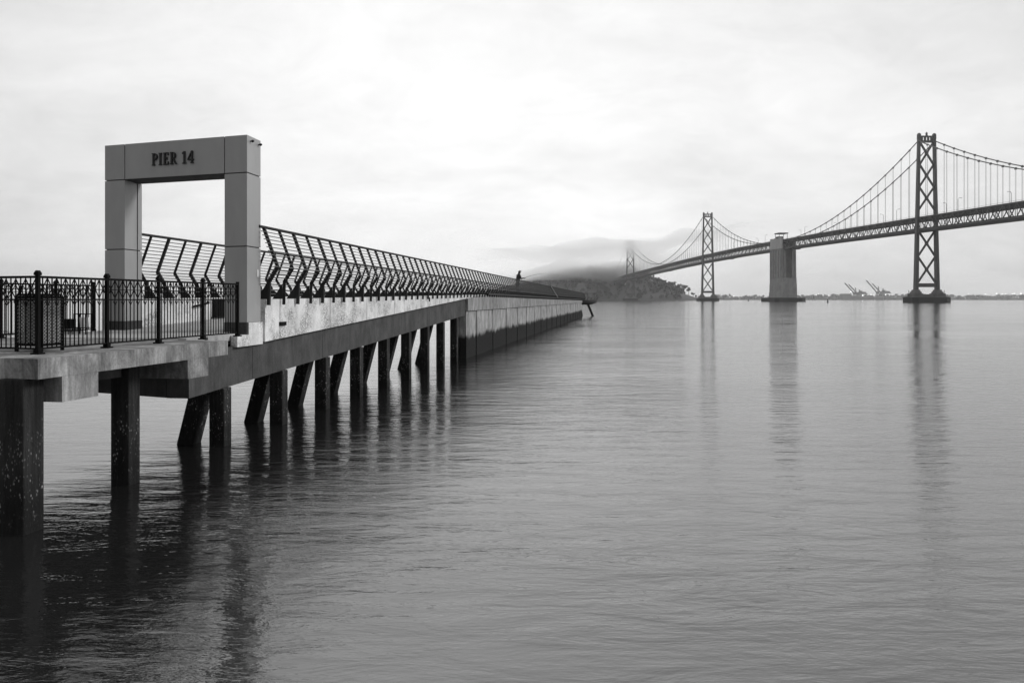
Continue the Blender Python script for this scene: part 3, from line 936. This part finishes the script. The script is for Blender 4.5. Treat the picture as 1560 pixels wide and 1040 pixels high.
# iron fences
def fence(label, pts, zb, cap_last=True, skip=()):
    t = thing("iron_fence", label, "fence", Vector((pts[0].x, pts[0].y, zb)))
    zt = zb + 1.065
    for i, q in enumerate(pts):
        if i in skip: continue
        mb = MB()
        q = Vector((q.x, q.y, 0))
        d = (pts[1] - pts[0]).normalized(); n = Vector((d.y, -d.x, 0))
        ax = (d, n, UZ)
        mb.box(q + UZ * (zb + 0.012), (0.13, 0.13, 0.024), ax)
        mb.box(q + UZ * (zb + 0.05), (0.08, 0.08, 0.05), ax)
        mb.box(q + UZ * (zb + 0.58), (0.05, 0.05, 1.02), ax)
        if cap_last or i < len(pts) - 1:
            mb.box(q + UZ * (zb + 1.105), (0.072, 0.072, 0.035), ax)
            mb.hexa([q + d * (0.034 * a) + n * (0.034 * b) + UZ * (zb + 1.122) for a, b in ((-1, -1), (-1, 1), (1, 1), (1, -1))],
                    [q + d * (0.02 * a) + n * (0.02 * b) + UZ * (zb + 1.155) for a, b in ((-1, -1), (-1, 1), (1, 1), (1, -1))])
        else:
            mb.box(q + UZ * (zb + 1.1), (0.052, 0.052, 0.03), ax)
        mb.build("post", M_IRON, t)
    for a, b in zip(pts, pts[1:]):
        a = Vector((a.x, a.y, 0)); b = Vector((b.x, b.y, 0))
        d = (b - a); Ln = d.length; d /= Ln
        a2, b2 = a + d * 0.026, b - d * 0.026
        mb = MB()
        mb.bar(a2 + UZ * zt, b2 + UZ * zt, 0.05, 0.032)
        mb.bar(a2 + UZ * (zt - 0.315), b2 + UZ * (zt - 0.315), 0.022, 0.02)
        mb.bar(a2 + UZ * (zt - 0.16), b2 + UZ * (zt - 0.16), 0.012, 0.012)
        mb.bar(a2 + UZ * (zb + 0.075), b2 + UZ * (zb + 0.075), 0.03, 0.024)
        n = max(2, round(Ln / 0.098))
        n += n % 2
        for k in range(1, n):
            q = a + d * (Ln * k / n)
            mb.bar(q + UZ * (zb + 0.08), q + UZ * (zt - 0.01), 0.0135)
        nv = Vector((d.y, -d.x, 0)) * 0.004
        for k in range(0, n, 2):
            q0, q1, qm = a + d * (Ln * k / n), a + d * (Ln * (k + 2) / n), a + d * (Ln * (k + 1) / n)
            for s_, (u0, u1) in ((1, (q0, q1)), (-1, (q1, q0))):
                mb.bar(u0 + UZ * (zt - 0.02) + nv * s_, u1 + UZ * (zt - 0.30) + nv * s_, 0.011)
            mb.bar(q0 + UZ * (zt - 0.40) + nv, q0 + (q1 - q0) * 0.25 + UZ * (zt - 0.335) + nv, 0.009)
            mb.bar(q0 + (q1 - q0) * 0.75 + UZ * (zt - 0.335) + nv, q1 + UZ * (zt - 0.40) + nv, 0.009)
            mb.box(qm + UZ * (zt - 0.16), (0.035, 0.014, 0.035), (d, Vector((d.y, -d.x, 0)), UZ))
        mb.build("picket_panel", M_IRON, t)
    return t
def XF(Y): return Vector((-8.42 + 0.165 * Y, Y, 0))
side_pts = [XF(11.46), XF(12.92), XF(14.28), XF(15.70), XF(17.02)]
fence("black iron picket fence along the water side of the platform, ending at the gateway", side_pts, ZP, False)
c = XF(11.46)
fence("black iron picket fence crossing the front of the platform behind the left edge", [c + FV * 0.04, c + FV * 1.5, c + FV * 2.9, c + FV * 4.2], ZP, True, (0,))
fence("black iron picket fence along the far side of the platform behind the bin", [Vector((-12.25 + 0.142 * y, y, 0)) for y in (13.0, 14.6, 16.2, 17.75, 19.0)], ZP)

# lattice litter bin behind the corner post
bc = Vector((-6.95, 12.25, 0))
bin_ = thing("litter_bin", "square litter bin with diamond lattice sides inside the fence corner", "litter bin", (bc.x, bc.y, ZP))
hw = 0.235
mb = MB()
for a in (-1, 1):
    for b in (-1, 1):
        q = bc + FV * (a * hw) + GD * (b * hw)
        mb.bar(q + UZ * (ZP + 0.0), q + UZ * (ZP + 0.80), 0.04)
ctrs = [bc + FV * hw + GD * hw, bc + FV * hw - GD * hw, bc - FV * hw - GD * hw, bc - FV * hw + GD * hw]
for z in (0.10, 0.79):
    for i in range(4):
        mb.bar(ctrs[i] + UZ * (ZP + z), ctrs[(i + 1) % 4] + UZ * (ZP + z), 0.035)
mb.build("frame", M_IRON, bin_)
mb = MB()
for i in range(4):
    a, b = ctrs[i], ctrs[(i + 1) % 4]
    d = b - a
    nn = 7
    for k in range(-13, nn):
        for sg in (1, -1):
            f0, f1, z0, z1 = k / nn, k / nn + 13 / nn, 0.12, 0.78
            if sg < 0: z0, z1 = z1, z0
            lo_f, hi_f = max(0, f0), min(1, f1)
            if hi_f - lo_f < 0.02: continue
            za = z0 + (z1 - z0) * (lo_f - f0) / (f1 - f0); zb_ = z0 + (z1 - z0) * (hi_f - f0) / (f1 - f0)
            off = Vector((d.y, -d.x, 0)).normalized() * (0.004 * sg)
            mb.bar(a + d * lo_f + UZ * (ZP + za) + off, a + d * hi_f + UZ * (ZP + zb_) + off, 0.013)
mb.build("lattice", M_BIN, bin_)
mb = MB(); mb.tube([(bc.x, bc.y, ZP + 0.1), (bc.x, bc.y, ZP + 0.74)], 0.19, 16)
mb.build("liner", M_IRON, bin_)
mb = MB(); poly_slab(mb, ctrs, ZP + 0.81, ZP + 0.84)
mb.build("lid", M_IRON, bin_)

# small cart with a case and a pale bucket by the far fence
kc = Vector((-9.0, 17.45, ZP))
cart = thing("utility_cart", "low wire cart carrying a dark case and pale bucket near the far fence", "cart", kc)
mb = MB()
for a in (-.12, .12):
    for b in (-.12, .12):
        mb.bar(kc + Vector((a, b, 0)), kc + Vector((a, b, 0.46)), 0.018)
for z in (0.16, 0.45):
    mb.bar(kc + Vector((-.12, -.12, z)), kc + Vector((.12, -.12, z)), 0.016); mb.bar(kc + Vector((-.12, .12, z)), kc + Vector((.12, .12, z)), 0.016)
    mb.bar(kc + Vector((-.12, -.12, z)), kc + Vector((-.12, .12, z)), 0.016); mb.bar(kc + Vector((.12, -.12, z)), kc + Vector((.12, .12, z)), 0.016)
mb.build("frame", M_IRON, cart)
mb = MB(); mb.tube([kc + Vector((0.03, 0, 0.17)), kc + Vector((0.03, 0, 0.38))], [0.075, 0.095], 14)
mb.build("bucket", M_PALE, cart)
mb = MB(); mb.box(kc + Vector((-0.21, -0.1, 0.25)), (0.15, 0.2, 0.20)); mb.bar(kc + Vector((-.25, -.1, 0)), kc + Vector((-.25, -.1, .16)), 0.02); mb.bar(kc + Vector((-.17, -.1, 0)), kc + Vector((-.17, -.1, .16)), 0.02)
mb.build("case", M_IRON, cart, bevel=0.01)

# notice board and pipe on the inner face of the far parapet
def inner(Y, z, o=0.0): return P(Y, -PW + 0.22 + o, z)
nb = thing("notice_board", "black rectangular panel fixed to the inner face of the far parapet wall", "panel", inner(23.8, 2.5))
mb = MB(); mb.hexa([inner(23.5, 2.50, .004), inner(24.2, 2.50, .004), inner(24.2, 2.50, .08), inner(23.5, 2.50, .08)], [inner(23.5, 3.02, .004), inner(24.2, 3.02, .004), inner(24.2, 3.02, .08), inner(23.5, 3.02, .08)])
mb.build("panel", M_IRON, nb, bevel=0.01)
mb = MB(); mb.hexa([inner(23.46, 2.46, .003), inner(24.24, 2.46, .003), inner(24.24, 2.46, .05), inner(23.46, 2.46, .05)], [inner(23.46, 2.495, .003), inner(24.24, 2.495, .003), inner(24.24, 2.495, .05), inner(23.46, 2.495, .05)])
mb.build("bracket", M_RAIL, nb)
mb = MB(); mb.tube([inner(22.4, 2.80, .03), inner(22.5, 2.83, .12), inner(23.1, 2.9, .12), inner(23.2, 2.93, .03)], 0.028, 8)
tag(mb.build("grab_rail", M_IRON), "short black grab rail on the far parapet beside the black panel", "handrail")

# ------------------------------------------------------------------ person fishing at the railing
pc = P(65.0, -0.55, fl(65.0))
per = thing("person", "person in a dark hooded coat standing at the pier railing holding a fishing rod", "person", pc)
def lcl(x, y, z):           # x forward (towards the rail, away from shore), y left
    fw = (DV * 0.55 + NV * 0.83).normalized(); lf = Vector((-fw.y, fw.x, 0))
    return pc + (fw * x + lf * y + UZ * z) * 1.05
def skin_body(name, verts, edges, radii, mat, parent):
    me = bpy.data.meshes.new(name)
    me.from_pydata([tuple(v) for v in verts], edges, [])
    o = bpy.data.objects.new(name, me)
    COL.objects.link(o)
    o.modifiers.new("skin", 'SKIN')
    ly = me.skin_vertices[0] if me.skin_vertices else None
    if ly is None:
        bpy.context.view_layer.update()
    for i, r_ in enumerate(radii):
        me.skin_vertices[0].data[i].radius = (r_, r_) if not isinstance(r_, tuple) else r_
    me.skin_vertices[0].data[0].use_root = True
    sb = o.modifiers.new("sub", 'SUBSURF'); sb.levels = 2; sb.render_levels = 2
    dg = bpy.context.evaluated_depsgraph_get()
    me2 = bpy.data.meshes.new_from_object(o.evaluated_get(dg))
    bpy.data.objects.remove(o)
    for p_ in me2.polygons: p_.use_smooth = True
    me2.materials.clear(); me2.materials.append(mat)
    o = bpy.data.objects.new(name, me2)
    COL.objects.link(o)
    o.parent = parent; o.matrix_parent_inverse = Matrix.Translation(-parent.location)
    return o
V, E_, RR = [], [], []
def jt(x, y, z, r_, par=None):
    V.append(lcl(x, y, z)); RR.append(r_)
    if par is not None: E_.append((par, len(V) - 1))
    return len(V) - 1
pel = jt(0, 0, 0.98, 0.17)
wst = jt(0.03, 0, 1.16, 0.16, pel); chs = jt(0.09, 0, 1.42, 0.19, wst); nk = jt(0.12, 0, 1.58, 0.075, chs); hd1 = jt(0.16, 0, 1.70, 0.105, nk); jt(0.18, 0, 1.81, 0.085, hd1)
for sg in (-1, 1):
    sh_ = jt(0.09, sg * 0.2, 1.47, 0.075, chs); el = jt(0.17, sg * 0.27, 1.2, 0.058, sh_); wr = jt(0.42, sg * 0.14, 1.24, 0.042, el); jt(0.50, sg * 0.10, 1.26, 0.04, wr)
    hp = jt(0, sg * 0.1, 0.88, 0.10, pel); kn = jt(0.03, sg * 0.12, 0.5, 0.07, hp); an_ = jt(-0.01, sg * 0.13, 0.1, 0.05, kn); jt(0.12, sg * 0.14, 0.05, 0.045, an_)
skin_body("body", V, E_, RR, M_COAT, per)
mb = MB()
hc = lcl(0.19, 0, 1.73)
fwd = (lcl(1, 0, 0) - lcl(0, 0, 0)).normalized(); lft = Vector((-fwd.y, fwd.x, 0))
for i in range(7):
    for j in range(8):
        pass
mb.tube([lcl(0.20, 0, 1.63), lcl(0.235, 0, 1.67), lcl(0.25, 0, 1.72), lcl(0.24, 0, 1.78), lcl(0.21, 0, 1.82)], [0.03, 0.055, 0.065, 0.058, 0.03], 10)
mb.tube([lcl(0.30, 0, 1.75), lcl(0.335, 0, 1.715), lcl(0.31, 0, 1.70)], [0.008, 0.014, 0.008], 6)
mb.build("face", M_SKIN, per, smooth=True)
for sg in (-1, 1):
    mb = MB()
    w = lcl(0.50, sg * 0.10, 1.26)
    mb.tube([w, w + fwd * 0.05, w + fwd * 0.09], [0.03, 0.04, 0.03], 8)
    for k in range(4):
        q = w + fwd * 0.085 + lft * ((k - 1.5) * 0.02)
        mb.tube([q, q + fwd * 0.035 + UZ * 0.012, q + fwd * 0.045 - UZ * (0.02 + 0.004 * k), q + fwd * 0.02 - UZ * 0.035], [0.010, 0.009, 0.008, 0.007], 6)
    q = w + fwd * 0.04 - lft * (sg * 0.035)
    mb.tube([q, q + fwd * 0.03 + UZ * 0.02, q + fwd * 0.06 - UZ * 0.01], [0.012, 0.010, 0.008], 6)
    mb.build("hand", M_SKIN, per, smooth=True)
h0 = lcl(0.30, -0.02, 1.16); h1 = lcl(0.56, 0.0, 1.26)
rod_pts = [h0, h1]
dr = Vector((0.62, 0.78, 0.0)).normalized()
for k in range(1, 11):
    f = k / 10.0
    rod_pts.append(h1 + dr * (3.3 * f) + UZ * (0.85 * f - 0.42 * f * f))
rod = thing("fishing_rod", "thin bent fishing rod held out over the railing by the person", "fishing rod", h0)
mb = MB(); mb.tube(rod_pts[1:], [0.016 - 0.0011 * i for i in range(len(rod_pts) - 1)], 6); mb.build("blank", M_IRON, rod)
mb = MB(); mb.tube(rod_pts[:2], 0.018, 8); mb.tube([h1 - UZ * 0.03, h1 - UZ * 0.08], 0.03, 8); mb.build("grip", M_IRON, rod)

# ------------------------------------------------------------------ channel markers
def marker(px, Y, hgt, r_, label):
    x = (px - 780) / F * Y
    t = thing("channel_marker", label, "marker", (x, Y, 0))
    mb = MB(); mb.tube([(x, Y, -1), (x, Y, hgt * 0.25)], r_ * 1.25, 10); mb.build("float", M_FEND, t)
    mb = MB(); mb.tube([(x, Y, hgt * 0.25), (x, Y, hgt * 0.8), (x, Y, hgt)], [r_ * 0.9, r_ * 0.8, r_ * 0.4], 10); mb.build("tower", M_FEND, t)
marker(1261, 790, 3.0, 0.65, "black post marker in the water between the anchorage and the nearest tower")
marker(1140, 1400, 2.6, 0.9, "small dark marker in the water left of the concrete anchorage")

# ------------------------------------------------------------------ port on the far shore
def U(px, Y): return (px - 780) / F * Y
def crane(px, Y, lbl, boom=1.0, boom_ang=50, ms=1.0):
    x = U(px, Y); z0 = shore_z(x, Y)
    t = thing("gantry_crane", lbl, "crane", (x, Y, z0), "container cranes on the far shore")
    H = 46 * ms
    mb = MB()
    for a in (-9, 9):
        for b in (-9, 9):
            mb.bar((x + a, Y + b, z0), (x + a * 0.9, Y + b, z0 + H), 3.2)
    for b in (-9, 9):
        mb.bar((x - 9, Y + b, z0 + H * .4), (x + 9, Y + b, z0 + H * .4), 3.0)
        mb.bar((x - 9, Y + b, z0 + H * .4), (x + 8.5, Y + b, z0 + H * .95), 1.8)
    mb.build("legs", M_CRANE, t)
    mb = MB(); mb.box((x + 16, Y, z0 + H + 1), (62, 7, 5.5)); mb.box((x + 30, Y, z0 + H + 6.5), (18, 9, 9)); mb.box((x - 4, Y, z0 + H - 6), (14, 8, 8)); mb.build("main_girder", M_CRANE, t)
    mb = MB(); mb.bar((x - 6, Y - 4, z0 + H), (x + 1, Y, z0 + H + 30 * ms), 2.8); mb.bar((x + 8, Y + 4, z0 + H), (x + 1, Y, z0 + H + 30 * ms), 2.4); mb.box((x + 1, Y, z0 + H + 31 * ms), (4, 3, 4))
    mb.bar((x + 1, Y, z0 + H + 30 * ms), (x + 44, Y, z0 + H + 2), 0.8)
    mb.build("mast", M_CRANE, t)
    mb = MB(); d = Vector((-math.cos(R(boom_ang)), 0, math.sin(R(boom_ang)))); q = Vector((x - 12, Y, z0 + H + 2))
    for e in (-2.6, 2.6):
        mb.bar(q + Vector((0, e, 0)), q + d * 76 * boom + Vector((0, e, 0)), 4.0)
    n_ = Vector((d.z, 0, -d.x))
    for k in range(8):
        mb.bar(q + d * (76 * boom * k / 8) + Vector((0, -2.6, 0)), q + d * (76 * boom * (k + 1) / 8) + Vector((0, 2.6, 0)), 0.9)
    mb.build("boom", M_CRANE, t)
crane(1303, 4760, "left pair's taller crane with its boom raised above the long shed", 0.95, 48, 0.9)
crane(1309, 4860, "left pair's crane standing behind with thin raised boom", 0.95, 47, 0.75)
crane(1338, 4760, "right pair's tallest crane with its long boom raised", 1.12, 49, 1.0)
crane(1345, 4880, "right pair's rear crane with shorter raised boom", 0.95, 47, 0.85)
random.seed(5)
sheds = [(1288, 4730, 46, 36), (1301, 4735, 40, 24), (1318, 4740, 60, 20), (1336, 4745, 48, 18), (1352, 4745, 52, 17), (1366, 4740, 36, 14),
         (1250, 4800, 70, 10), (1276, 4790, 40, 13), (1112, 4800, 60, 11), (1150, 4800, 52, 9), (1440, 4800, 90, 10), (1500, 4800, 110, 11), (1545, 4800, 80, 10)]
desc = ["tallest dark container shed at the left of the port", "dark shed stepping down below the left cranes", "long low shed between the two crane pairs", "low shed below the right cranes",
        "long low shed right of the cranes", "small low shed near the nearest tower's fender", "pale low shed beside the anchorage", "low shed left of the tall container shed",
        "low shed right of the middle tower", "low shed left of the anchorage", "low shed just right of the nearest tower", "long low shed under the shore lights", "low shed at the right edge of the shore"]
for (px, Y, w, h_), lb in zip(sheds, desc):
    x = U(px, Y); z0 = shore_z(x, Y) - 2
    t = thing("port_shed", lb, "shed", (x, Y, z0), "sheds along the far shore")
    mb = MB(); mb.box((x, Y, z0 + h_ / 2), (w, 60, h_)); mb.build("wall", M_PORT, t)
    mb = MB()
    a, b = x - w / 2 - .5, x + w / 2 + .5
    mb.hexa([(a, Y - 31, z0 + h_), (b, Y - 31, z0 + h_), (b, Y + 31, z0 + h_), (a, Y + 31, z0 + h_)], [(a, Y - 1, z0 + h_ + 3), (b, Y - 1, z0 + h_ + 3), (b, Y + 1, z0 + h_ + 3), (a, Y + 1, z0 + h_ + 3)])
    mb.build("roof", M_PORT, t)
for px, v, big_ in [(1296, 444.5, 1), (1314, 450, 1.4), (1327, 449, 1), (1330, 449.5, .8), (1349, 449, 1.1), (1355, 450, .7), (1254, 450, .7), (1262, 450, .7), (1475.5, 448, .8), (1501, 448, 1.1), (1518, 447.5, 1.2), (1527, 448, 1), (1532, 448, 1), (1542, 448, .9), (1545, 447.5, 1.1), (1555, 447.5, 1.3), (1543, 453, .5), (1547, 453, .5), (1551, 453, .5), (1244, 449, .7), (1247, 448, .6), (1112, 452, .6), (1118, 451, .7)]:
    Y = 4705.0
    x = U(px, Y); z1 = 3 + (HORIZON - v) / F * Y
    t = thing("floodlight_mast", "lit white floodlight on a thin mast along the far shore", "floodlight", (x, Y, 0), "lit floodlights along the far shore")
    mb = MB(); mb.tube([(x, Y, -1), (x, Y, z1)], 0.5, 5); mb.build("mast", M_CRANE, t)
    mb = MB(); mb.box((x, Y - 1.2, z1 + 0.5), (4.2 * big_, 1.5, 5.2 * big_)); mb.build("lamp", M_LAMP, t)
random.seed(8)
sc_ = MB()
for k in range(420):
    px = random.uniform(1060, 1640) if k % 4 else random.uniform(200, 1060)
    Y = random.uniform(4780, 5100); x = U(px, Y)
    hh = random.uniform(14, 30)
    leaf_clump(sc_, (x, Y, shore_z(x, Y) + hh * 0.4), (hh * 1.6, hh, hh * 0.6), 14, hh * 0.4)
tag(sc_.build("shore_trees", M_LEAF), "low dark fringe of trees along the far shore", "trees", None, 'stuff')

# ------------------------------------------------------------------ air: haze, and the low cloud that swallows the far towers
def volume_mat(name, dens, col, g_=0.7):
    m = bpy.data.materials.new(name); m.use_nodes = True
    nt_ = m.node_tree; nt_.nodes.clear()
    o = nt_.nodes.new('ShaderNodeOutputMaterial'); v = nt_.nodes.new('ShaderNodeVolumePrincipled')
    v.inputs['Density'].default_value = dens
    v.inputs['Color'].default_value = (col, col, col, 1)
    v.inputs['Anisotropy'].default_value = g_
    nt_.links.new(v.outputs[0], o.inputs['Volume'])
    return m
mb = MB(); mb.box((0, 3550, 97), (15200, 7900, 206))
tag(mb.build("haze", volume_mat("haze_air", 0.00008, 0.985)), "thin even sea haze over the bay", "haze", None, 'stuff')
def lens(name, xs, ys, bot, thick, dens, label):
    mb = MB()
    nx, ny = len(xs), len(ys)
    mb.v = [(x, y, bot(x, y)) for y in ys for x in xs] + [(x, y, bot(x, y) + 0.5 + thick(i / (nx - 1), j / (ny - 1))) for j, y in enumerate(ys) for i, x in enumerate(xs)]
    N = nx * ny
    for j in range(ny - 1):
        for i in range(nx - 1):
            q = (j * nx + i, j * nx + i + 1, (j + 1) * nx + i + 1, (j + 1) * nx + i)
            mb.f.append(tuple(reversed(q))); mb.f.append(tuple(k + N for k in q))
    for i in range(nx - 1):
        mb.f.append((i, i + 1, i + 1 + N, i + N)); e = (ny - 1) * nx
        mb.f.append((e + i + 1, e + i, e + i + N, e + i + 1 + N))
    for j in range(ny - 1):
        mb.f.append(((j + 1) * nx, j * nx, j * nx + N, (j + 1) * nx + N)); e = nx - 1
        mb.f.append((j * nx + e, (j + 1) * nx + e, (j + 1) * nx + e + N, j * nx + e + N))
    return tag(mb.build(name, volume_mat(name + "_air", dens, 1.0, 0.97), smooth=True), label, "cloud", None, 'stuff')
def lt_(f): return max(0.0, 4 * f * (1 - f))
def fog_bottom(x, y):
    b = interp([(1780, 122), (2190, 102), (2235, 58), (2500, 52), (3300, 60)], y)
    b += interp([(-500, 0), (240, 0), (330, 8), (420, 30), (560, 60)], x)
    return b + 4 * math.sin(x / 41.0 + y / 140.0) + 2.5 * math.sin(x / 23.0 - y / 71.0)
lens("low_cloud", [-90 + 15 * i for i in range(48)], [1860 + 20 * i for i in range(50)], fog_bottom,
     lambda u, v: 72 * min(1, 4.0 * u * (1 - u)) ** 1.3 * min(1.0, 4.2 * v * (1.0 - v)) * (0.8 + 0.12 * math.sin(u * 17 + v * 5) + 0.08 * math.sin(u * 39 - v * 11)), 0.012, "low grey cloud resting on the island hill and hiding the farthest tower's top")
